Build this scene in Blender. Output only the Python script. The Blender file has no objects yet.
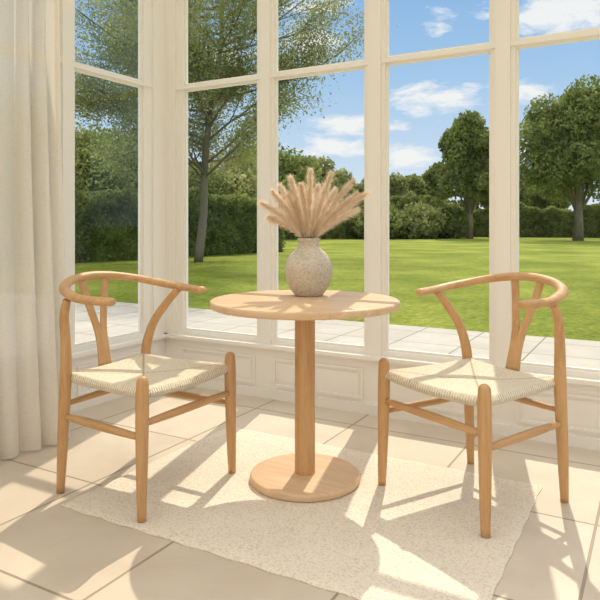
import bpy, math, random
import numpy as np
from mathutils import Vector, Matrix
random.seed(7); rng=np.random.default_rng(7)
scene=bpy.context.scene
scene.view_settings.view_transform='Standard'

# ---------------------------------------------------------------- helpers
class MB:
    def __init__(s): s.v=[];s.f=[];s.m=[];s.sm=[]
    def add(s,vs,fs,m=0,sm=True):
        b=len(s.v); s.v+= [tuple(v) for v in vs]
        for f in fs: s.f.append([i+b for i in f]); s.m.append(m); s.sm.append(sm)
    def box(s,a,b,m=0):
        x0,y0,z0=[min(a[i],b[i]) for i in range(3)]; x1,y1,z1=[max(a[i],b[i]) for i in range(3)]
        vs=[(x0,y0,z0),(x1,y0,z0),(x1,y1,z0),(x0,y1,z0),(x0,y0,z1),(x1,y0,z1),(x1,y1,z1),(x0,y1,z1)]
        s.add(vs,[(3,2,1,0),(4,5,6,7),(0,1,5,4),(1,2,6,5),(2,3,7,6),(3,0,4,7)],m,False)
    def tube(s,pts,rad,n=16,ref=(1,0,0),m=0,power=2.0,caps=True):
        pts=[Vector(p) for p in pts]; N=len(pts); vs=[];ref=Vector(ref)
        for i,p in enumerate(pts):
            t=(pts[min(i+1,N-1)]-pts[max(i-1,0)]).normalized()
            sd=t.cross(ref)
            if sd.length<1e-4: sd=t.cross(Vector((0.1,1,0.2)))
            sd.normalize(); up=sd.cross(t).normalized()
            ra,rb=rad[i] if isinstance(rad[i],(tuple,list)) else (rad[i],rad[i])
            for k in range(n):
                a=2*math.pi*k/n; c,q=math.cos(a),math.sin(a)
                c=math.copysign(abs(c)**(2/power),c); q=math.copysign(abs(q)**(2/power),q)
                vs.append(p+sd*(ra*c)+up*(rb*q))
        fs=[]
        for i in range(N-1):
            for k in range(n):
                k2=(k+1)%n
                fs.append((i*n+k,i*n+k2,(i+1)*n+k2,(i+1)*n+k))
        if caps:
            fs.append(tuple(range(n-1,-1,-1))); fs.append(tuple((N-1)*n+k for k in range(n)))
        s.add(vs,fs,m,True)
    def revolve(s,prof,c=(0,0,0),n=64,m=0,sm=True):
        vs=[]
        for r,z in prof:
            for k in range(n):
                a=2*math.pi*k/n; vs.append((c[0]+r*math.cos(a),c[1]+r*math.sin(a),c[2]+z))
        fs=[]
        for i in range(len(prof)-1):
            for k in range(n):
                k2=(k+1)%n; fs.append((i*n+k,i*n+k2,(i+1)*n+k2,(i+1)*n+k))
        s.add(vs,fs,m,sm)
    def obj(s,name,mats,parent=None,sharp=None):
        me=bpy.data.meshes.new(name); me.from_pydata(s.v,[],s.f); me.update()
        for mt in mats: me.materials.append(mt)
        me.polygons.foreach_set('material_index',s.m); me.polygons.foreach_set('use_smooth',s.sm)
        if sharp:
            try: me.set_sharp_from_angle(angle=math.radians(sharp))
            except Exception: pass
        o=bpy.data.objects.new(name,me); scene.collection.objects.link(o)
        if parent: o.parent=parent
        return o
def cr(pts,k=6):
    P=[np.array(p,float) for p in pts]; P=[2*P[0]-P[1]]+P+[2*P[-1]-P[-2]]; out=[]
    for i in range(1,len(P)-2):
        a,b,c,d=P[i-1:i+3]
        for j in range(k):
            t=j/k; out.append(0.5*((2*b)+(-a+c)*t+(2*a-5*b+4*c-d)*t*t+(-a+3*b-3*c+d)*t**3))
    out.append(P[-2]); return [tuple(o) for o in out]
def rounded(pts,radii):
    pts=[Vector(p) for p in pts]; radii=[r if isinstance(r,(tuple,list)) else (r,r) for r in radii]
    def cap(p,t,r):
        P=[];R=[]; m=min(r)
        for a in (85,65,42,20):
            a=math.radians(a); P.append(p+t*(m*math.sin(a))); R.append((r[0]*math.cos(a),r[1]*math.cos(a)))
        return P,R
    t0=(pts[0]-pts[1]).normalized(); t1=(pts[-1]-pts[-2]).normalized()
    a,ar=cap(pts[0],t0,radii[0]); b,br=cap(pts[-1],t1,radii[-1])
    return a+pts+b[::-1], ar+radii+br[::-1]
def empty(name,loc=(0,0,0),rz=0):
    e=bpy.data.objects.new(name,None); e.empty_display_size=0.1; e.location=loc; e.rotation_euler=(0,0,rz)
    scene.collection.objects.link(e); return e

# ---------------------------------------------------------------- materials
def mat(name):
    m=bpy.data.materials.new(name); m.use_nodes=True; nt=m.node_tree; nt.nodes.clear()
    out=nt.nodes.new('ShaderNodeOutputMaterial'); return m,nt,out
def N(nt,t,**kw):
    n=nt.nodes.new(t)
    for k,v in kw.items():
        if k in n.inputs.keys(): n.inputs[k].default_value=v
        else: setattr(n,k,v)
    return n
def L(nt,a,b): nt.links.new(a,b)
def ramp(nt,fac,stops):
    r=nt.nodes.new('ShaderNodeValToRGB'); e=r.color_ramp.elements
    while len(e)<len(stops): e.new(0.5)
    for i,(p,c) in enumerate(stops):
        e[i].position=p; e[i].color=(*c,1) if len(c)==3 else c
    L(nt,fac,r.inputs[0]); return r
def noise(nt,scale,vec=None,detail=4,rough=0.55,dist=0):
    n=N(nt,'ShaderNodeTexNoise'); n.inputs['Scale'].default_value=scale; n.inputs['Detail'].default_value=detail
    n.inputs['Roughness'].default_value=rough; n.inputs['Distortion'].default_value=dist
    if vec: L(nt,vec,n.inputs['Vector'])
    return n
def bump(nt,h,strength,dist=0.002,normal=None):
    b=N(nt,'ShaderNodeBump'); b.inputs['Strength'].default_value=strength; b.inputs['Distance'].default_value=dist
    L(nt,h,b.inputs['Height'])
    if normal: L(nt,normal,b.inputs['Normal'])
    return b
def math_(nt,op,a,b=None,c=None,clamp=False):
    n=nt.nodes.new('ShaderNodeMath'); n.operation=op; n.use_clamp=clamp
    for i,x in enumerate((a,b,c)):
        if x is None: continue
        if isinstance(x,(int,float)): n.inputs[i].default_value=x
        else: L(nt,x,n.inputs[i])
    return n.outputs[0]
def pbr(nt,out,rough=0.5,spec=0.5):
    p=nt.nodes.new('ShaderNodeBsdfPrincipled'); p.inputs['Roughness'].default_value=rough
    p.inputs['Specular IOR Level'].default_value=spec; L(nt,p.outputs[0],out.inputs[0]); return p

def wood_mat(name,axis,c1,c2,c3):
    m,nt,out=mat(name); p=pbr(nt,out,0.42,0.35); tc=N(nt,'ShaderNodeTexCoord'); mp=N(nt,'ShaderNodeMapping')
    s=[14,14,14]; s[axis]=1.1; mp.inputs['Scale'].default_value=s; L(nt,tc.outputs['Object'],mp.inputs[0])
    n1=noise(nt,2.2,mp.outputs[0],5,0.6,0.6); n2=noise(nt,14,mp.outputs[0],3,0.6)
    mx=math_(nt,'MULTIPLY_ADD',n2.outputs[0],0.35,math_(nt,'MULTIPLY',n1.outputs[0],0.7))
    r=ramp(nt,mx,[(0.3,c1),(0.52,c2),(0.75,c3)]); L(nt,r.outputs[0],p.inputs['Base Color'])
    b=bump(nt,n2.outputs[0],0.08,0.001); L(nt,b.outputs[0],p.inputs['Normal']); return m
WC=((0.43,0.235,0.095),(0.57,0.335,0.155),(0.66,0.42,0.215))
WOODZ=wood_mat('oak_vertical',2,*WC); WOODX=wood_mat('oak_along_x',0,*WC); WOODY=wood_mat('oak_along_y',1,*WC)
WOODT=wood_mat('oak_tabletop',0,(0.57,0.37,0.205),(0.68,0.47,0.29),(0.76,0.56,0.37))

m,nt,out=mat('white_paint'); p=pbr(nt,out,0.4,0.4); p.inputs['Base Color'].default_value=(0.87,0.84,0.785,1)
n_=noise(nt,30); b=bump(nt,n_.outputs[0],0.03,0.001); L(nt,b.outputs[0],p.inputs['Normal']); PAINT=m
m,nt,out=mat('cream_plaster'); p=pbr(nt,out,0.8,0.2); p.inputs['Base Color'].default_value=(0.80,0.75,0.67,1)
n_=noise(nt,12); b=bump(nt,n_.outputs[0],0.1,0.003); L(nt,b.outputs[0],p.inputs['Normal']); PLASTER=m
m,nt,out=mat('window_glass'); tr=N(nt,'ShaderNodeBsdfTransparent'); tr.inputs[0].default_value=(0.97,0.985,0.975,1)
gl=N(nt,'ShaderNodeBsdfGlossy'); gl.inputs['Roughness'].default_value=0.0; gl.inputs[0].default_value=(1,1,1,1)
fr=N(nt,'ShaderNodeFresnel'); fr.inputs[0].default_value=1.2; mx=N(nt,'ShaderNodeMixShader')
L(nt,fr.outputs[0],mx.inputs[0]); L(nt,tr.outputs[0],mx.inputs[1]); L(nt,gl.outputs[0],mx.inputs[2]); L(nt,mx.outputs[0],out.inputs[0]); GLASS=m

def tile_mat(name,size,off,c1,c2,grout,rough,mort=0.006):
    m,nt,out=mat(name); p=pbr(nt,out,rough,0.35); g=N(nt,'ShaderNodeNewGeometry'); mp=N(nt,'ShaderNodeMapping')
    mp.inputs['Location'].default_value=(-off[0],-off[1],0); L(nt,g.outputs['Position'],mp.inputs[0])
    br=nt.nodes.new('ShaderNodeTexBrick'); br.offset=0; br.squash=1
    br.inputs['Scale'].default_value=1; br.inputs['Brick Width'].default_value=size; br.inputs['Row Height'].default_value=size
    br.inputs['Mortar Size'].default_value=mort; br.inputs['Mortar Smooth'].default_value=0.2; br.inputs['Bias'].default_value=0
    br.inputs['Color1'].default_value=(1,1,1,1); br.inputs['Color2'].default_value=(0.93,0.92,0.9,1); L(nt,mp.outputs[0],br.inputs['Vector'])
    n1=noise(nt,2.5,g.outputs['Position'],7,0.62,0.4); r=ramp(nt,n1.outputs[0],[(0.3,c1),(0.7,c2)])
    mul=N(nt,'ShaderNodeMix',data_type='RGBA',blend_type='MULTIPLY'); mul.inputs[0].default_value=1
    L(nt,r.outputs[0],mul.inputs[6]); L(nt,br.outputs['Color'],mul.inputs[7])
    mg=N(nt,'ShaderNodeMix',data_type='RGBA'); L(nt,br.outputs['Fac'],mg.inputs[0]); L(nt,mul.outputs[2],mg.inputs[6]); mg.inputs[7].default_value=(*grout,1)
    L(nt,mg.outputs[2],p.inputs['Base Color'])
    inv=math_(nt,'SUBTRACT',1,br.outputs['Fac']); b=bump(nt,inv,0.6,0.003); L(nt,b.outputs[0],p.inputs['Normal']); return m
TILE=tile_mat('floor_tile',0.6,(0.29,-0.25),(0.59,0.505,0.41),(0.69,0.61,0.51),(0.34,0.275,0.20),0.45,0.005)
PATIO=tile_mat('patio_stone',0.6,(0.1,0.1),(0.44,0.42,0.39),(0.54,0.52,0.48),(0.24,0.22,0.19),0.8,0.008)

m,nt,out=mat('grass'); p=pbr(nt,out,0.9,0.1); g=N(nt,'ShaderNodeNewGeometry')
n1=noise(nt,0.35,g.outputs['Position'],6,0.65); n2=noise(nt,12,g.outputs['Position'],6,0.8)  # broad noise puts shade patches into the colour, besides natural grass tone
s=math_(nt,'MULTIPLY_ADD',n2.outputs[0],0.55,math_(nt,'MULTIPLY',n1.outputs[0],0.45))
r=ramp(nt,s,[(0.40,(0.115,0.165,0.022)),(0.5,(0.23,0.285,0.04)),(0.60,(0.37,0.41,0.09))]); L(nt,r.outputs[0],p.inputs['Base Color'])
b=bump(nt,n2.outputs[0],0.8,0.05); L(nt,b.outputs[0],p.inputs['Normal']); GRASS=m

def leaf_mat(name,c1,c2,scale=0.6,trans=0.4):
    m,nt,out=mat(name); g=N(nt,'ShaderNodeNewGeometry'); n1=noise(nt,scale,g.outputs['Position'],6,0.8)
    r=ramp(nt,n1.outputs[0],[(0.40,c1),(0.60,c2)])
    d=N(nt,'ShaderNodeBsdfDiffuse'); t=N(nt,'ShaderNodeBsdfTranslucent'); mx=N(nt,'ShaderNodeMixShader'); mx.inputs[0].default_value=trans
    L(nt,r.outputs[0],d.inputs[0]); L(nt,r.outputs[0],t.inputs[0]); L(nt,d.outputs[0],mx.inputs[1]); L(nt,t.outputs[0],mx.inputs[2]); L(nt,mx.outputs[0],out.inputs[0]); return m
LEAF1=leaf_mat('foliage_green',(0.12,0.16,0.045),(0.42,0.48,0.17),0.6,0.45)
LEAF2=leaf_mat('foliage_light',(0.24,0.27,0.10),(0.52,0.54,0.25),0.6,0.45)
LEAF3=leaf_mat('foliage_hedge',(0.10,0.14,0.04),(0.34,0.40,0.14),1.6,0.45)
m,nt,out=mat('bark'); p=pbr(nt,out,0.9,0.1); n1=noise(nt,6,None,6,0.7); r=ramp(nt,n1.outputs[0],[(0.3,(0.13,0.10,0.075)),(0.7,(0.34,0.29,0.22))]); L(nt,r.outputs[0],p.inputs['Base Color']); BARK=m

m,nt,out=mat('rug_wool'); p=pbr(nt,out,0.95,0.05); g=N(nt,'ShaderNodeNewGeometry'); mp=N(nt,'ShaderNodeMapping'); mp.inputs['Scale'].default_value=(1,1.5,1); L(nt,g.outputs['Position'],mp.inputs[0])
v=N(nt,'ShaderNodeTexVoronoi'); v.inputs['Scale'].default_value=105; v.inputs['Randomness'].default_value=0.75; L(nt,mp.outputs[0],v.inputs['Vector'])
n1=noise(nt,80,g.outputs['Position'],4,0.7); h=math_(nt,'SUBTRACT',1,v.outputs['Distance'])
r=ramp(nt,v.outputs['Distance'],[(0.25,(0.87,0.80,0.70)),(0.6,(0.79,0.71,0.60)),(0.95,(0.62,0.54,0.44))])  # pile crevices get painted shade, on top of the bump
n3=noise(nt,7,g.outputs['Position'],3,0.6); r2=ramp(nt,n3.outputs[0],[(0.3,(0.95,0.95,0.95)),(0.7,(1,1,1))])
ml=N(nt,'ShaderNodeMix',data_type='RGBA',blend_type='MULTIPLY'); ml.inputs[0].default_value=1; L(nt,r.outputs[0],ml.inputs[6]); L(nt,r2.outputs[0],ml.inputs[7]); L(nt,ml.outputs[2],p.inputs['Base Color'])
hh=math_(nt,'MULTIPLY_ADD',n1.outputs[0],0.5,h); b=bump(nt,hh,0.75,0.0035); L(nt,b.outputs[0],p.inputs['Normal']); RUG=m

m,nt,out=mat('paper_cord'); p=pbr(nt,out,0.75,0.2); tc=N(nt,'ShaderNodeTexCoord'); sx=N(nt,'ShaderNodeSeparateXYZ'); L(nt,tc.outputs['Object'],sx.inputs[0])
X,Y=sx.outputs[0],sx.outputs[1]
ax=math_(nt,'ABSOLUTE',X); ay=math_(nt,'ABSOLUTE',Y); msk=math_(nt,'GREATER_THAN',ax,ay)
K=2*math.pi/0.012
nw=noise(nt,25,tc.outputs['Object'],2,0.5); wob=math_(nt,'MULTIPLY',nw.outputs[0],1.8)
wx=math_(nt,'SINE',math_(nt,'ADD',wob,math_(nt,'MULTIPLY',X,K))); wy=math_(nt,'SINE',math_(nt,'ADD',wob,math_(nt,'MULTIPLY',Y,K)))
sel=math_(nt,'ADD',math_(nt,'MULTIPLY',wy,msk),math_(nt,'MULTIPLY',wx,math_(nt,'SUBTRACT',1,msk)))
nn=noise(nt,70,tc.outputs['Object'],3,0.6); hh=math_(nt,'MULTIPLY_ADD',nn.outputs[0],0.7,math_(nt,'MULTIPLY_ADD',sel,0.4,0.4))
seam=math_(nt,'MULTIPLY',math_(nt,'ABSOLUTE',math_(nt,'SUBTRACT',ax,ay)),110,None,True)
r=ramp(nt,hh,[(0.2,(0.40,0.32,0.21)),(0.5,(0.72,0.63,0.48)),(0.9,(0.84,0.76,0.61))])  # grooves between cords darkened in the colour, imitating their shade
ml=N(nt,'ShaderNodeMix',data_type='RGBA',blend_type='MULTIPLY'); ml.inputs[0].default_value=1; L(nt,r.outputs[0],ml.inputs[6])
sr=ramp(nt,seam,[(0,(0.6,0.55,0.46)),(1,(1,1,1))]); L(nt,sr.outputs[0],ml.inputs[7]); L(nt,ml.outputs[2],p.inputs['Base Color'])
b=bump(nt,hh,0.9,0.004); L(nt,b.outputs[0],p.inputs['Normal']); CORD=m

m,nt,out=mat('stoneware'); p=pbr(nt,out,0.85,0.2); tc=N(nt,'ShaderNodeTexCoord'); n1=noise(nt,120,tc.outputs['Object'],4,0.7); n2=noise(nt,14,tc.outputs['Object'],4,0.6)
s=math_(nt,'MULTIPLY_ADD',n1.outputs[0],0.75,math_(nt,'MULTIPLY',n2.outputs[0],0.25))
r=ramp(nt,s,[(0.36,(0.42,0.36,0.28)),(0.5,(0.58,0.515,0.43)),(0.64,(0.70,0.635,0.54))]); L(nt,r.outputs[0],p.inputs['Base Color'])
b=bump(nt,s,0.4,0.002); L(nt,b.outputs[0],p.inputs['Normal']); STONE=m
m,nt,out=mat('pampas'); g=N(nt,'ShaderNodeNewGeometry'); n1=noise(nt,25,g.outputs['Position'],3,0.6); r=ramp(nt,n1.outputs[0],[(0.3,(0.86,0.72,0.55)),(0.7,(0.96,0.87,0.74))])
d=N(nt,'ShaderNodeBsdfDiffuse'); t=N(nt,'ShaderNodeBsdfTranslucent'); mx=N(nt,'ShaderNodeMixShader'); mx.inputs[0].default_value=0.5
L(nt,r.outputs[0],d.inputs[0]); L(nt,r.outputs[0],t.inputs[0]); L(nt,d.outputs[0],mx.inputs[1]); L(nt,t.outputs[0],mx.inputs[2]); L(nt,mx.outputs[0],out.inputs[0]); PAMPAS=m
m,nt,out=mat('sheer_linen'); tc=N(nt,'ShaderNodeTexCoord'); mp=N(nt,'ShaderNodeMapping'); mp.inputs['Scale'].default_value=(60,60,400); L(nt,tc.outputs['Object'],mp.inputs[0]); n1=noise(nt,1,mp.outputs[0],3,0.6)
d=N(nt,'ShaderNodeBsdfDiffuse'); d.inputs[0].default_value=(0.86,0.81,0.73,1); t=N(nt,'ShaderNodeBsdfTranslucent'); t.inputs[0].default_value=(0.86,0.80,0.71,1)
tp=N(nt,'ShaderNodeBsdfTransparent'); m1=N(nt,'ShaderNodeMixShader'); m1.inputs[0].default_value=0.38; m2=N(nt,'ShaderNodeMixShader')
rr=ramp(nt,n1.outputs[0],[(0.3,(0.04,)*3),(0.7,(0.16,)*3)]); L(nt,rr.outputs[0],m2.inputs[0])
L(nt,d.outputs[0],m1.inputs[1]); L(nt,t.outputs[0],m1.inputs[2]); L(nt,m1.outputs[0],m2.inputs[1]); L(nt,tp.outputs[0],m2.inputs[2]); L(nt,m2.outputs[0],out.inputs[0]); SHEER=m

# ---------------------------------------------------------------- camera
CAM=Vector((2.885,-3.286,1.044)); FA=math.radians(119.4); F_=Vector((math.cos(FA),math.sin(FA),0)); R_=Vector((math.sin(FA),-math.cos(FA),0))
cd=bpy.data.cameras.new('camera'); cam=bpy.data.objects.new('camera',cd); scene.collection.objects.link(cam); scene.camera=cam
cam.location=CAM; cam.rotation_euler=(math.radians(90),0,FA-math.radians(90)); cd.sensor_width=36; cd.lens=36*640/600; cd.shift_y=-76/600; cd.clip_end=1000; cd.clip_start=0.05
def G(X,Z,z=0):
    v=CAM+F_*Z+R_*X; return Vector((v.x,v.y,z))

# ---------------------------------------------------------------- room
RX,RY=5.0,-5.0
mb=MB(); mb.box((-0.1,RY-0.1,-0.1),(RX+0.1,0.1,0)); mb.obj('floor',[TILE])
ZS,ZT,ZH=0.36,1.935,2.66
wn=0;tn=0
def glazed(T,wallname,POST,corner,f0):
    """T maps (u along wall, d inward, z) -> world"""
    global wn,tn
    def bx(mb,u0,u1,d0,d1,z0,z1,m=0): mb.box(T(u0,d0,z0),T(u1,d1,z1),m)
    mb=MB(); bx(mb,0,5.0,-0.08,0.03,0,0.30)
    bays=[];prev=0.135
    for c in POST+[4.9]:
        bays.append((prev,c-0.035)); prev=c+0.035
    for a,b in bays:
        z0,z1=0.075,0.245; a2,b2=a+0.03,b-0.03
        for (q0,q1,w0,w1) in ((a2,b2,z0,z0+0.014),(a2,b2,z1-0.014,z1),(a2,a2+0.014,z0+0.014,z1-0.014),(b2-0.014,b2,z0+0.014,z1-0.014)):
            bx(mb,q0,q1,0.03,0.040,w0,w1)
        bx(mb,a2+0.03,b2-0.03,0.03,0.033,z0+0.03,z1-0.03)
    mb.obj(wallname,[PAINT])
    mb=MB(); bx(mb,0.03,5.0,0.03,0.046,0.0,0.055); mb.obj('baseboard_'+wallname.split('_')[1],[PAINT])
    tn+=1; mb=MB(); bx(mb,0.03,5.0,-0.09,0.06,0.30,0.322); bx(mb,0,5.0,-0.06,0.05,ZH,ZH+0.12); mb.obj('trim_%d'%tn,[PAINT])
    tn+=1; mb=MB()
    for c in POST: bx(mb,c-0.036,c+0.036,-0.05,0.035,0.322,ZH)
    bx(mb,0.0,corner,-0.05,0.035,0.322,ZH)
    mb.obj('trim_%d'%tn,[PAINT])
    for i,(a,b) in enumerate(bays):
        wn+=1; mb=MB()
        a0=a if i else corner; f=0.024 if i else f0
        for (z0,z1) in ((0.322,ZT),(ZT,ZH)):
            for (w,d0,d1) in ((f,-0.03,0.018),(f+0.012,-0.012,0.006)):
                bt=0.030 if z0<1 else 0.014; tt=0.014 if z0<1 else 0.03
                bt+=w-f; tt+=w-f
                bx(mb,a0,a0+w,d0,d1,z0,z1); ww=w-(f-0.024); bx(mb,b-ww,b,d0,d1,z0,z1)
                bx(mb,a0+w,b-ww,d0,d1,z0,z0+bt); bx(mb,a0+w,b-ww,d0,d1,z1-tt,z1)
            v=[T(a0+f,-0.004,z0+0.02),T(b-0.024,-0.004,z0+0.02),T(b-0.024,-0.004,z1-0.02),T(a0+f,-0.004,z1-0.02)]
            mb.add(v,[(0,1,2,3)],1,False)
        bx(mb,a0,b,-0.03,0.026,ZT-0.012,ZT+0.012)
        mb.obj('window_%d'%wn,[PAINT,GLASS])
PN=[0.806,1.518,2.203,2.90,3.60,4.30]
glazed(lambda u,d,z:(u,-d,z),'wall_north',PN,0.11,0.06)
glazed(lambda u,d,z:(d,-u,z),'wall_west',[0.835,1.55,2.25,2.95,3.65,4.35],0.15,0.075)
glazed(lambda u,d,z:(RX-d,-u,z),'wall_east',PN,0.11,0.06)
mb=MB(); mb.box((-0.1,RY-0.12,0),(RX+0.1,RY,2.78)); mb.obj('wall_south',[PLASTER])
mb=MB(); mb.box((1.6,RY+0.002,0.001),(3.0,RY+0.04,2.2))
for x0,x1 in ((1.68,2.26),(2.34,2.92)):
    for z0,z1 in ((0.12,0.95),(1.05,2.1)): mb.box((x0,RY+0.04,z0),(x1,RY+0.055,z1))
mb.obj('door_1',[PAINT])
mb=MB()
for i in range(5): 
    x=0.8+i*0.85; mb.box((x-0.025,RY,ZH+0.12),(x+0.025,0,ZH+0.2))
mb.box((-0.05,-0.06,ZH+0.12),(RX+0.05,0.05,ZH+0.2)); mb.box((-0.05,RY,ZH+0.12),(0.05,0,ZH+0.2)); mb.box((RX-0.05,RY,ZH+0.12),(RX+0.05,0,ZH+0.2))
mb.add([(0,RY,ZH+0.21),(RX,RY,ZH+0.21),(RX,0,ZH+0.21),(0,0,ZH+0.21)],[(0,1,2,3)],1,False)  # unseen roof, glazed so that overhead sky fills the room
mb.obj('ceiling',[PAINT,GLASS])

# ---------------------------------------------------------------- curtain
cu=empty('sheer_curtain')
mb=MB(); nu,nz=300,40; y0,y1=-1.13,-2.5; vs=[]
for j in range(nz+1):
    z=0.012+(2.5-0.012)*j/nz; fl=(1-j/nz)**2
    for i in range(nu+1):
        u=i/nu; y=y0+(y1-y0)*u
        ph=u*2*math.pi*15+1.3*math.sin(u*17)+0.5*math.sin(u*41+1)+0.35*fl*math.sin(u*30)
        amp=(0.038+0.016*math.sin(u*23))*(0.8+0.35*fl)
        x=0.30+amp*math.sin(ph)+0.02*fl*math.sin(u*9+z*1.2)+0.05*fl
        vs.append((x,y+0.014*math.cos(ph*1.0+z*0.6),z))
W=nu+1; fs=[(j*W+i,j*W+i+1,(j+1)*W+i+1,(j+1)*W+i) for j in range(nz) for i in range(nu)]
mb.add(vs,fs); mb.obj('cloth',[SHEER],cu)
mb=MB(); mb.tube([(0.30,-1.02,2.53),(0.30,-4.6,2.53)],[0.014,0.014],16,(0,0,1)); 
for yy in (-1.08,-2.6,-4.5): mb.tube([(0.0,yy,2.53),(0.30,yy,2.53)],[0.008,0.008],10,(0,0,1))
mb.obj('rod',[WOODY],cu)

# ---------------------------------------------------------------- rug
rx0,rx1,ry0,ry1=0.95,2.475,-1.66,-0.60
mb=MB(); nx,ny=90,64; vs=[]
for j in range(ny+1):
    for i in range(nx+1):
        u=i/nx;v=j/ny; e=min(u,1-u)*(rx1-rx0); e2=min(v,1-v)*(ry1-ry0); d=min(e,e2)
        wob=0.003*math.sin(u*60)*(1 if v in(0,1) else 0)
        vs.append((rx0+(rx1-rx0)*u+(0.002*math.sin(v*47) if u in (0,1) else 0),ry0+(ry1-ry0)*v+wob,0.010-0.006*math.exp(-d/0.004)))
W=nx+1; fs=[(j*W+i,j*W+i+1,(j+1)*W+i+1,(j+1)*W+i) for j in range(ny) for i in range(nx)]
mb.add(vs,fs)
b=[(i) for i in range(W)]+[j*W+nx for j in range(1,ny+1)]+[ny*W+i for i in range(nx-1,-1,-1)]+[j*W for j in range(ny-1,0,-1)]
bv=[vs[k] for k in b]; n=len(bv); mb.add(bv+[(x,y,0.0005) for x,y,z in bv],[(k,(k+n),((k+1)%n)+n,(k+1)%n) for k in range(n)])
mb.obj('area_rug',[RUG])

# ---------------------------------------------------------------- table
TX,TY=1.631,-1.02
tb=empty('round_pedestal_table',(TX,TY,0.0105))
H=0.7295
def disc(r,z0,z1,rb):
    pr=[(0.0001,z0),(r-rb,z0)]
    for a in range(-75,90,15):
        a=math.radians(a); pr.append((r-rb+rb*math.cos(a),((z0+rb) if a<0 else (z1-rb))+rb*math.sin(a)))
    pr+=[(r-rb,z1),(0.0001,z1)]; return pr
mb=MB(); mb.revolve(disc(0.382,H-0.030,H,0.010),n=128); mb.obj('table_top',[WOODT],tb,40)
mb=MB(); mb.revolve([(0.041,0.03),(0.041,H-0.03)],n=48); mb.obj('column',[WOODZ],tb)
mb=MB(); mb.revolve(disc(0.12,H-0.045,H-0.03,0.004),n=64); mb.obj('mount_plate',[WOODX],tb,40)
mb=MB(); mb.revolve(disc(0.222,0.0,0.030,0.010),n=96); mb.obj('base_disc',[WOODT],tb,40)

# ---------------------------------------------------------------- vase + pampas
vz=0.7405
va=empty('stoneware_vase',(1.582,-0.898,vz))
pr=cr([(0.052,0.0),(0.062,0.006),(0.090,0.05),(0.101,0.10),(0.098,0.135),(0.080,0.172),(0.054,0.197),(0.044,0.212),(0.044,0.228),(0.050,0.240),(0.048,0.243)],5)
pr=[(0.0001,0)]+pr+[(0.040,0.238),(0.037,0.215),(0.05,0.18),(0.08,0.1),(0.0001,0.02)]
mb=MB(); mb.revolve(pr,n=64); mb.obj('vase_body',[STONE],va,60)
pg=empty('pampas_grass_bunch',(1.582,-0.898,vz+0.03))
mb=MB()
Rw=R_; Fw=F_
spec=[(-41,0.25),(-35,0.20),(-29,0.26),(-22,0.29),(-13,0.29),(-6,0.25),(1,0.31),(8,0.26),(15,0.31),(22,0.27),(30,0.32),(37,0.28),(42,0.31),(47,0.24),(-18,0.22),(25,0.21),(-46,0.18)]
for k,(ang,ln) in enumerate(spec):
    a=math.radians(ang); dep=(-0.45,0.4,-0.1,0.5,0.05,-0.35)[k%6]
    hd=(Rw*math.sin(a)+Fw*dep*0.6); up=Vector((0,0,math.cos(a)))
    d=(hd+up).normalized()
    base=Vector((0,0,0.0)); neck=Vector((0,0,0.19))+Vector((hd.x,hd.y,0))*0.03
    tip=neck+d*ln+Vector((hd.x,hd.y,0))*0.02-Vector((0,0,0.02*abs(math.sin(a))))
    mid=neck+d*ln*0.5+Vector((0,0,0.012))
    path=[Vector(q) for q in cr([base,neck,mid,tip],8)]
    mb.tube(path,[0.0022]*len(path),6)
    fl=path[9:]; M=len(fl)
    core=[0.0012+0.006*math.sin(math.pi*min(1,(i/(M-1))*0.9+0.08))**0.8 for i in range(M)]
    mb.tube(fl,core,8)
    nh=1900
    for h in range(nh):
        t=random.random()**0.8*(M-1.001); i=int(t); q=fl[i].lerp(fl[i+1],t-i); tn_=(fl[i+1]-fl[i]).normalized()
        rv=Vector((random.gauss(0,1),random.gauss(0,1),random.gauss(0,1))); rv-=tn_*rv.dot(tn_); rv.normalize()
        s=t/(M-1); env=math.sin(math.pi*min(1,0.12+s*0.80))**0.7
        l=random.uniform(0.4,1.0)*0.058*env+0.01
        dr=(tn_*1.0+rv*random.uniform(0.18,0.62)).normalized()
        e1=q+dr*l*0.55; e2=q+dr*l*0.95+rv*0.12*l+Vector((0,0,-0.12*l)); 
        sd=dr.cross(Vector((random.gauss(0,1),random.gauss(0,1),random.gauss(0,1)))).normalized()*0.0005
        mb.add([q-sd,q+sd,e1+sd*0.9,e1-sd*0.9,e2],[(0,1,2,3),(3,2,4)],0,False)
mb.obj('plumes',[PAMPAS],pg)

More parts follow.
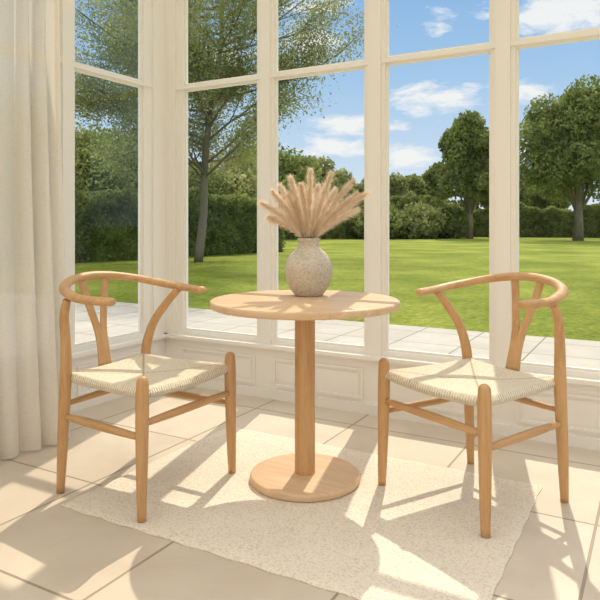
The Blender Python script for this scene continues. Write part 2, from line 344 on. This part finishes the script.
# ---------------------------------------------------------------- chairs
def chair(loc,rz,onrug,back=0.0,arm=0.0,rearfwd=(0.165,0.165),lean=(0,0),foot=(0,0),name='dining_chair'):
    """local +x is forward, +y is left. onrug: floor z for (front R, front L, rear R, rear L)"""
    e=empty(name,(loc[0],loc[1],0),rz)
    fx,fy=0.250,0.257; rxx,ryy=-0.235,0.231
    i=0
    for s,zb in ((-1,onrug[0]),(1,onrug[1])):
        P=cr([(fx,s*fy,zb,0.0155),(fx-0.002,s*(fy-0.003),0.16,0.020),(fx-0.004,s*(fy-0.006),0.34,0.0235),(fx-0.004,s*(fy-0.008),0.44,0.0235),(fx-0.004,s*(fy-0.008),0.492,0.0215)],5)
        pts,rd=[p[:3] for p in P],[p[3] for p in P]
        a,b=rounded(pts,rd); a=a[4:];b=b[4:]
        mb=MB(); mb.tube(a,b,20); i+=1; mb.obj('leg_%d'%i,[WOODZ],e)
    for s,zb,rf,le,ft in ((-1,onrug[2],rearfwd[0],lean[0],foot[0]),(1,onrug[3],rearfwd[1],lean[1],foot[1])):
        k=rf/0.165
        P=cr([(rxx-0.005+ft,s*ryy,zb,0.0150),(rxx+0.004+ft*.6+le*.4,s*ryy,0.2,0.0205),(rxx+0.014+le*.9,s*ryy,0.40,0.0225),(rxx+0.020+le,s*(ryy+0.003),0.50,0.0215),(rxx+0.020+le*.9+0.028*k,s*(ryy+0.014),0.60,0.019),(rxx+0.010+le*.6+0.095*k,s*(ryy+0.030),0.69,0.0175),(rxx+le*.5+0.165*k,s*(ryy+0.036),0.757,0.0155)],6)
        mb=MB(); mb.tube([p[:3] for p in P],[p[3] for p in P],20); i+=1; mb.obj('leg_%d'%i,[WOODZ],e)
    half=[(0.110-arm,0.250,0.762),(0.05-arm,0.266,0.763),(-0.03-arm*.5,0.273,0.766),(-0.10,0.266,0.773),(-0.18,0.235,0.788),(-0.245,0.175,0.806),(-0.285,0.09,0.820)]
    bk=lambda x:x-back*min(1,max(0,(0.1-x)/0.3))
    pts=cr([(bk(x),-y,z) for x,y,z in half]+[(bk(-0.300),0,0.825)]+[(bk(x),y,z) for x,y,z in half[::-1]],6)
    n=len(pts); rd=[]
    for k in range(n):
        c=abs(2*k/(n-1)-1); rd.append((0.021+0.003*c**2, 0.0155+0.002*(1-c)))
    a,b=rounded(pts,rd); mb=MB(); mb.tube(a,b,20,(0,0,1)); mb.obj('top_rail',[WOODY],e)
    mb=MB()
    for s in (-1,1):
        P=cr([(-0.222,s*0.014,0.452,0.019),(-0.236-back*.3,s*0.013,0.54,0.0165),(-0.252-back*.5,s*0.018,0.61,0.0165),(-0.268-back*.7,s*0.034,0.68,0.017),(-0.282-back*.9,s*0.050,0.75,0.017),(-0.292-back,s*0.064,0.818,0.018)],6)
        mb.tube([p[:3] for p in P],[(p[3],0.007) for p in P],20,(1,0,0),0,3.5)
    mb.obj('splat',[WOODZ],e)
    def bar(name,a,b,r0,r1,mt,ref=(0,0,1),flat=1.0):
        a=Vector(a);b=Vector(b); k=9; P=[a.lerp(b,t/(k-1)) for t in range(k)]
        Rr=[]
        for t in range(k):
            w=math.sin(math.pi*t/(k-1)); r=r0+(r1-r0)*w; Rr.append((r*flat,r))
        mb=MB(); mb.tube(P,Rr,16,ref); mb.obj(name,[mt],e)
    zf=0.345; zs=0.300
    bar('stretcher_1',(fx-0.004,-fy,zf),(fx-0.004,fy,zf),0.011,0.0155,WOODY)
    bar('stretcher_2',(rxx+0.010+lean[0]*.8,-ryy,zf),(rxx+0.010+lean[1]*.8,ryy,zf),0.010,0.0135,WOODY)
    bar('stretcher_3',(fx-0.003,-fy,zs),(rxx+0.010+lean[0]*.8,-ryy,zs),0.011,0.0155,WOODX)
    bar('stretcher_4',(fx-0.003,fy,zs),(rxx+0.010+lean[1]*.8,ryy,zs),0.011,0.0155,WOODX)
    mb=MB(); n=56; vs=[]
    hx0,hx1=rxx+0.008,fx+0.006; wy0,wy1=ryy-0.010,fy-0.004
    for j in range(n+1):
        for i in range(n+1):
            u=i/n*2-1; v=j/n*2-1
            x0=hx0+(lean[0] if v<0 else lean[1])*abs(v)*0.7
            x=x0+(hx1-x0)*(u+1)/2; w=wy0+(wy1-wy0)*(u+1)/2
            y=v*w
            d=min((1-abs(u))*(hx1-hx0)/2,(1-abs(v))*w)
            er=0.020; ed=0 if d>er else -(er-math.sqrt(max(0,er*er-(er-d)**2)))
            z=0.470-0.024*(1-u*u)*(1-v*v)-0.012*(1-v*v)*(u*u)-0.005*(1-u*u)*(v*v)+ed*0.95
            vs.append((x,y,z))
    W=n+1; fs=[(j*W+i,j*W+i+1,(j+1)*W+i+1,(j+1)*W+i) for j in range(n) for i in range(n)]
    mb.add(vs,fs)
    b=[i for i in range(W)]+[j*W+n for j in range(1,n+1)]+[n*W+i for i in range(n-1,-1,-1)]+[j*W for j in range(n-1,0,-1)]
    bv=[vs[k] for k in b]; c=len(bv); lo=[(x,y,z-0.008) for x,y,z in bv]; lo2=[(x*0.955,y*0.955,z-0.020) for x,y,z in bv]
    mb.add(bv+lo+lo2,[(k,k+c,((k+1)%c)+c,(k+1)%c) for k in range(c)]+[(k+c,k+2*c,((k+1)%c)+2*c,((k+1)%c)+c) for k in range(c)]+[tuple(range(2*c,3*c))])
    mb.obj('seat',[CORD],e)
    return e
chair((1.072,-1.352),math.radians(-2),(0.0105,0.0105,0,0),0.0,0.02,(0.085,0.180),(0.04,0),(0.028,0))
chair((2.262,-0.802),math.radians(-116.5),(0.0105,0.0105,0,0),0.03,0.06,(0.165,0.12),(0,0.02),(0,0.012))

# ---------------------------------------------------------------- garden
GZ=-0.10
mb=MB(); mb.add([(-250,-150,GZ),(250,-150,GZ),(250,350,GZ),(-250,350,GZ)],[(0,1,2,3)],0,False); mb.obj('lawn',[GRASS])
mb=MB(); mb.box((-9,0.1,GZ),(9,3.4,GZ+0.03)); mb.box((-4,-9,GZ),(-0.1,0.1,GZ+0.03)); mb.obj('patio_paving',[PATIO])

def leaves(cent,nrm,size,name,mats,parent,asp=0.6,up=0.5):
    n=len(cent); r=rng.normal(size=(n,3)); nn=nrm*up+r*0.6; nn/=np.linalg.norm(nn,axis=1)[:,None]
    t=np.cross(nn,rng.normal(size=(n,3))); t/=np.linalg.norm(t,axis=1)[:,None]; b=np.cross(nn,t)
    s=(size*rng.uniform(0.6,1.3,n))[:,None]
    v=np.stack([cent-t*s,cent-b*s*asp,cent+t*s,cent+b*s*asp],1).reshape(-1,3)
    me=bpy.data.meshes.new(name); me.vertices.add(4*n); me.vertices.foreach_set('co',v.astype(np.float32).ravel())
    me.loops.add(4*n); me.loops.foreach_set('vertex_index',np.arange(4*n,dtype=np.int32)); me.polygons.add(n)
    me.polygons.foreach_set('loop_start',np.arange(0,4*n,4,dtype=np.int32)); me.update(calc_edges=True)
    me.materials.append(mats); o=bpy.data.objects.new(name,me); scene.collection.objects.link(o); o.parent=parent; return o
def grow(mb,p,d,Ln,r,depth,tips,spread=0.6,kids=4,upb=0.15):
    pts=[p.copy()];q=p.copy();dd=d.copy();k=5
    for i in range(k):
        dd=(dd+Vector((random.gauss(0,.09),random.gauss(0,.09),random.gauss(0,.06)+upb*0.15))).normalized(); q=q+dd*Ln/k; pts.append(q.copy())
    mb.tube(pts,[r*(1-0.5*i/k) for i in range(k+1)],7 if depth>1 else 5)
    if depth==0 or depth==1: tips+=[x.copy() for x in pts[2:]]
    if depth==0: return
    for c in range(kids):
        t=random.uniform(0.35,1.0); i=min(k-1,int(t*k)); b=pts[i].lerp(pts[i+1],t*k-i if t*k-i<=1 else 1)
        a=random.uniform(0,2*math.pi); nd=(dd+Vector((math.cos(a),math.sin(a),random.uniform(-0.2,0.4)))*spread*random.uniform(0.7,1.4)).normalized()
        grow(mb,b,nd,Ln*random.uniform(0.5,0.75),r*(1-0.5*t)*0.6,depth-1,tips,spread,kids,upb)
    grow(mb,pts[-1],dd,Ln*0.65,r*0.5,depth-1,tips,spread,kids,upb)

def round_tree(name,X,Z,height,width,low,leafsize,nleaf,mt,seed):
    random.seed(seed); loc=G(X,Z,GZ); e=empty(name,loc)
    ch=height-low; blobs=[]
    for i in range(44):
        while True:
            a=Vector((random.uniform(-1,1),random.uniform(-1,1),random.uniform(-1,1)))
            if a.length<1: break
        shrink=0.78; tap=1-0.25*max(0,a.z)
        c=Vector((a.x*width/2*shrink*tap,a.y*width/2*shrink*tap,low+ch/2+a.z*ch/2*0.80)); blobs.append((c,random.uniform(0.08,0.18)*width))
    blobs.append((Vector((0,0,low+ch*0.5)),width*0.31))
    mb=MB(); mb.tube([(0,0,0),(0.05,0,low*0.6),(0,0.1,low+ch*0.35),(0.1,0,low+ch*0.7)],[width*0.045,width*0.034,width*0.025,width*0.01],12)
    for c,r in blobs[:12]: mb.tube([(0,0.05,low*0.9),tuple(c*0.5+Vector((0,0,low*0.4))),tuple(c)],[width*0.018,width*0.011,0.02],6)
    mb.obj('trunk',[BARK],e)
    w=np.array([r*r for c,r in blobs]); w/=w.sum(); idx=rng.choice(len(blobs),nleaf,p=w)
    C=np.array([tuple(c) for c,r in blobs])[idx]; Rr=np.array([r for c,r in blobs])[idx]
    d=rng.normal(size=(nleaf,3)); d/=np.linalg.norm(d,axis=1)[:,None]
    P=C+d*(Rr*rng.uniform(0.7,1.2,nleaf))[:,None]
    P[:,2]=np.maximum(P[:,2],0.02)
    leaves(P,d,leafsize,'canopy',mt,e)
def hedge(name,a,b,th,h,nleaf,size,mt,bumpy=0.1):
    a=Vector(a);b=Vector(b); d=(b-a); Ln=d.length; d.normalize(); nrm=Vector((d.y,-d.x,0)); e=empty(name,(a.x,a.y,GZ))
    def sh(s,t):
        return h*(1+bumpy*0.35*math.sin(s*0.9+t)+bumpy*0.3*math.sin(s*2.3)+bumpy*0.2*math.sin(s*5.1))
    mb=MB(); k=int(Ln*1.5)+2; vs=[]
    for i in range(k+1):
        s=Ln*i/k; c=d*s; hh=sh(s,0)-0.12
        for (o,z) in ((-th/2+.12,0),(-th/2+.1,hh*0.9),(-th/4,hh),(th/4,hh),(th/2-.1,hh*0.9),(th/2-.12,0)): vs.append(tuple(c+nrm*o+Vector((0,0,z))))
    mb.add(vs,[(i*6+j,i*6+j+1,(i+1)*6+j+1,(i+1)*6+j) for i in range(k) for j in range(5)]+[(0,5,4,3,2,1),tuple(k*6+j for j in range(6))])
    mb.obj('hedge_core',[mt],e)
    P=np.zeros((nleaf,3));Q=np.zeros((nleaf,3))
    for i in range(nleaf):
        s=random.uniform(0,Ln); hh=sh(s,0)
        u=random.random()*(2*h+th)
        if u<h: o=-th/2;z=hh*u/h;n=-nrm
        elif u<2*h: o=th/2;z=hh*(u-h)/h;n=nrm
        else: o=(u-2*h)-th/2; z=hh; n=Vector((0,0,1))
        p=d*s+nrm*o+Vector((0,0,z))-n*random.uniform(-0.09,0.1); P[i]=p; Q[i]=n
    leaves(P,Q,size,'hedge_leaves',mt,e)

# tall airy tree by the left
random.seed(21)
e=empty('birch_tree',G(-3.05,19.2,GZ)); mb=MB(); tips=[]
tr=[Vector((0,0,0)),Vector((0.12,0.1,1.5)),Vector((0.25,0,3.0)),Vector((0.5,0,4.8)),Vector((0.7,0.2,6.6)),Vector((0.8,0.1,8.6)),Vector((0.8,0,10.5))]
mb.tube(cr(tr,4),[0.14-0.11*i/24 for i in range(25)],12)
for i in range(60):
    t=random.uniform(0.24,0.98)*6; k=min(5,int(t)); b=tr[k].lerp(tr[k+1],t-k); a=random.uniform(0,2*math.pi)
    d=Vector((math.cos(a),math.sin(a),random.uniform(0.0,0.6))).normalized()
    d=(d-R_*0.25).normalized()
    grow(mb,b,d,random.uniform(1.8,3.1)*(1-0.04*t),0.042,2,tips,0.6,3,0.12)
mb.obj('trunk',[BARK],e)
T_=np.array([tuple(t) for t in tips]); nL=150000; idx=rng.integers(0,len(T_),nL); P=T_[idx]+rng.normal(size=(nL,3))*0.25
leaves(P,np.tile([0,0,1.0],(nL,1)),0.042,'canopy',LEAF2,e,0.6,0.2)

def px(p,Z): return (p-300)/640*Z
hedge('garden_hedge',G(px(-90,16),16),G(px(270,27),27),1.6,2.15,38000,0.06,LEAF3,0.12)
hedge('garden_hedge',G(px(235,47),47),G(px(460,56),56),3,2.9,18000,0.14,LEAF3,0.4)
hedge('garden_hedge',G(px(420,60),60),G(px(700,52),52),3,2.5,18000,0.14,LEAF3,0.2)
TR=[(578,44,11.4,8.4,2.0,38000,LEAF1),(470,50,10.4,5.8,1.9,28000,LEAF1),(500,62,9.0,7,1.5,14000,LEAF1),(432,62,7.6,4.4,1.0,10000,LEAF1),
    (305,52,6.9,6.0,1.0,18000,LEAF2),(345,60,6.0,5,1.0,12000,LEAF2),(385,58,6.2,5.5,0.8,14000,LEAF2),(412,60,6.0,4.5,0.8,9000,LEAF1),(545,64,8.0,6,1,12000,LEAF1),
    (270,48,7.0,7.5,1,15000,LEAF1),(225,36,5.0,6.5,0.8,17000,LEAF2),(120,30,5.6,6.0,1,21000,LEAF1),(70,27,5.8,5.5,1,16000,LEAF1),(165,33,4.6,6,1,14000,LEAF1),(20,26,7,6,1,12000,LEAF1),(655,48,11,8,2,14000,LEAF1),
    (418,50,2.5,4.5,0.0,9000,LEAF2),(440,52,2.9,5,0.0,9000,LEAF1),(375,49,2.4,4.5,0.0,7000,LEAF1)]
for i,(p_,Z,h,w,lo,nl,mt) in enumerate(TR):
    round_tree('leafy_tree' if h>3 else 'garden_shrub',px(p_,Z),Z,h,w,lo,0.0032*Z,nl,mt,100+i)

# ---------------------------------------------------------------- light
sd=bpy.data.lights.new('sun','SUN'); sd.energy=3.2; sd.angle=math.radians(0.55); sd.color=(1.0,0.88,0.71)
so=bpy.data.objects.new('sun',sd); scene.collection.objects.link(so)
so.rotation_euler=Vector((0.21,-0.81,-1.0)).to_track_quat('-Z','Y').to_euler(); so.location=(-3,8,12)
w=bpy.data.worlds.new('sky'); scene.world=w; w.use_nodes=True; nt=w.node_tree; nt.nodes.clear()
wo=nt.nodes.new('ShaderNodeOutputWorld'); bg=nt.nodes.new('ShaderNodeBackground'); L(nt,bg.outputs[0],wo.inputs[0])
tc=N(nt,'ShaderNodeTexCoord'); D=tc.outputs['Generated']; sx=N(nt,'ShaderNodeSeparateXYZ'); L(nt,D,sx.inputs[0])
el=sx.outputs[2]
base=ramp(nt,el,[(0.0,(0.76,0.84,0.90)),(0.10,(0.58,0.73,0.90)),(0.22,(0.38,0.59,0.85)),(0.36,(0.25,0.47,0.79))])
mp=N(nt,'ShaderNodeMapping'); mp.inputs['Scale'].default_value=(1,1,3.0); L(nt,D,mp.inputs[0])
n2=noise(nt,2.2,mp.outputs[0],5,0.6)
az=math_(nt,'ARCTAN2',sx.outputs[1],sx.outputs[0])
def azel(x,y):
    r=(x-300)/640; a=FA-math.atan(r); t=(224-y)/640/math.sqrt(1+r*r); return a,t/math.sqrt(1+t*t)
mask=None
for (x,y,wx_,wy_,k) in ((432,99,40,13,1.1),(343,126,30,12,1.1),(335,147,38,10,1.1),(405,159,34,12,1.1),(392,128,16,5,.7),(525,92,28,11,1),(312,42,30,17,.9),(560,12,60,20,1.1),(440,20,12,10,.6),(310,5,40,8,.8),(500,150,60,8,.8),(230,60,30,14,.7)):
    a0,e0=azel(x,y); wa=wx_/640; we=wy_/640
    dx=math_(nt,'DIVIDE',math_(nt,'SUBTRACT',az,a0),wa); dy=math_(nt,'DIVIDE',math_(nt,'SUBTRACT',el,e0),we)
    s=math_(nt,'SQRT',math_(nt,'ADD',math_(nt,'MULTIPLY',dx,dx),math_(nt,'MULTIPLY',dy,dy)))
    v=math_(nt,'MULTIPLY',math_(nt,'SUBTRACT',1.3,s),k)
    mask=v if mask is None else math_(nt,'MAXIMUM',mask,v)
n4=noise(nt,22,mp.outputs[0],7,0.62,0.3)
cm=math_(nt,'ADD',mask,math_(nt,'MULTIPLY',math_(nt,'SUBTRACT',n4.outputs[0],0.52),3.0))
cmr=ramp(nt,cm,[(0.05,(0,0,0)),(0.85,(0.92,)*3)])
m1=N(nt,'ShaderNodeMix',data_type='RGBA'); L(nt,cmr.outputs[0],m1.inputs[0]); L(nt,base.outputs[0],m1.inputs[6]); m1.inputs[7].default_value=(0.95,0.94,0.93,1)
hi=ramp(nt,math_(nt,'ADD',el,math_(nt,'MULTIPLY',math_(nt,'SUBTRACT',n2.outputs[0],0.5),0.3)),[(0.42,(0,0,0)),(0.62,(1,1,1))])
m2=N(nt,'ShaderNodeMix',data_type='RGBA'); L(nt,hi.outputs[0],m2.inputs[0]); L(nt,m1.outputs[2],m2.inputs[6]); m2.inputs[7].default_value=(1.5,1.41,1.28,1)  # bright warm layer above the view, added as fill light for the room
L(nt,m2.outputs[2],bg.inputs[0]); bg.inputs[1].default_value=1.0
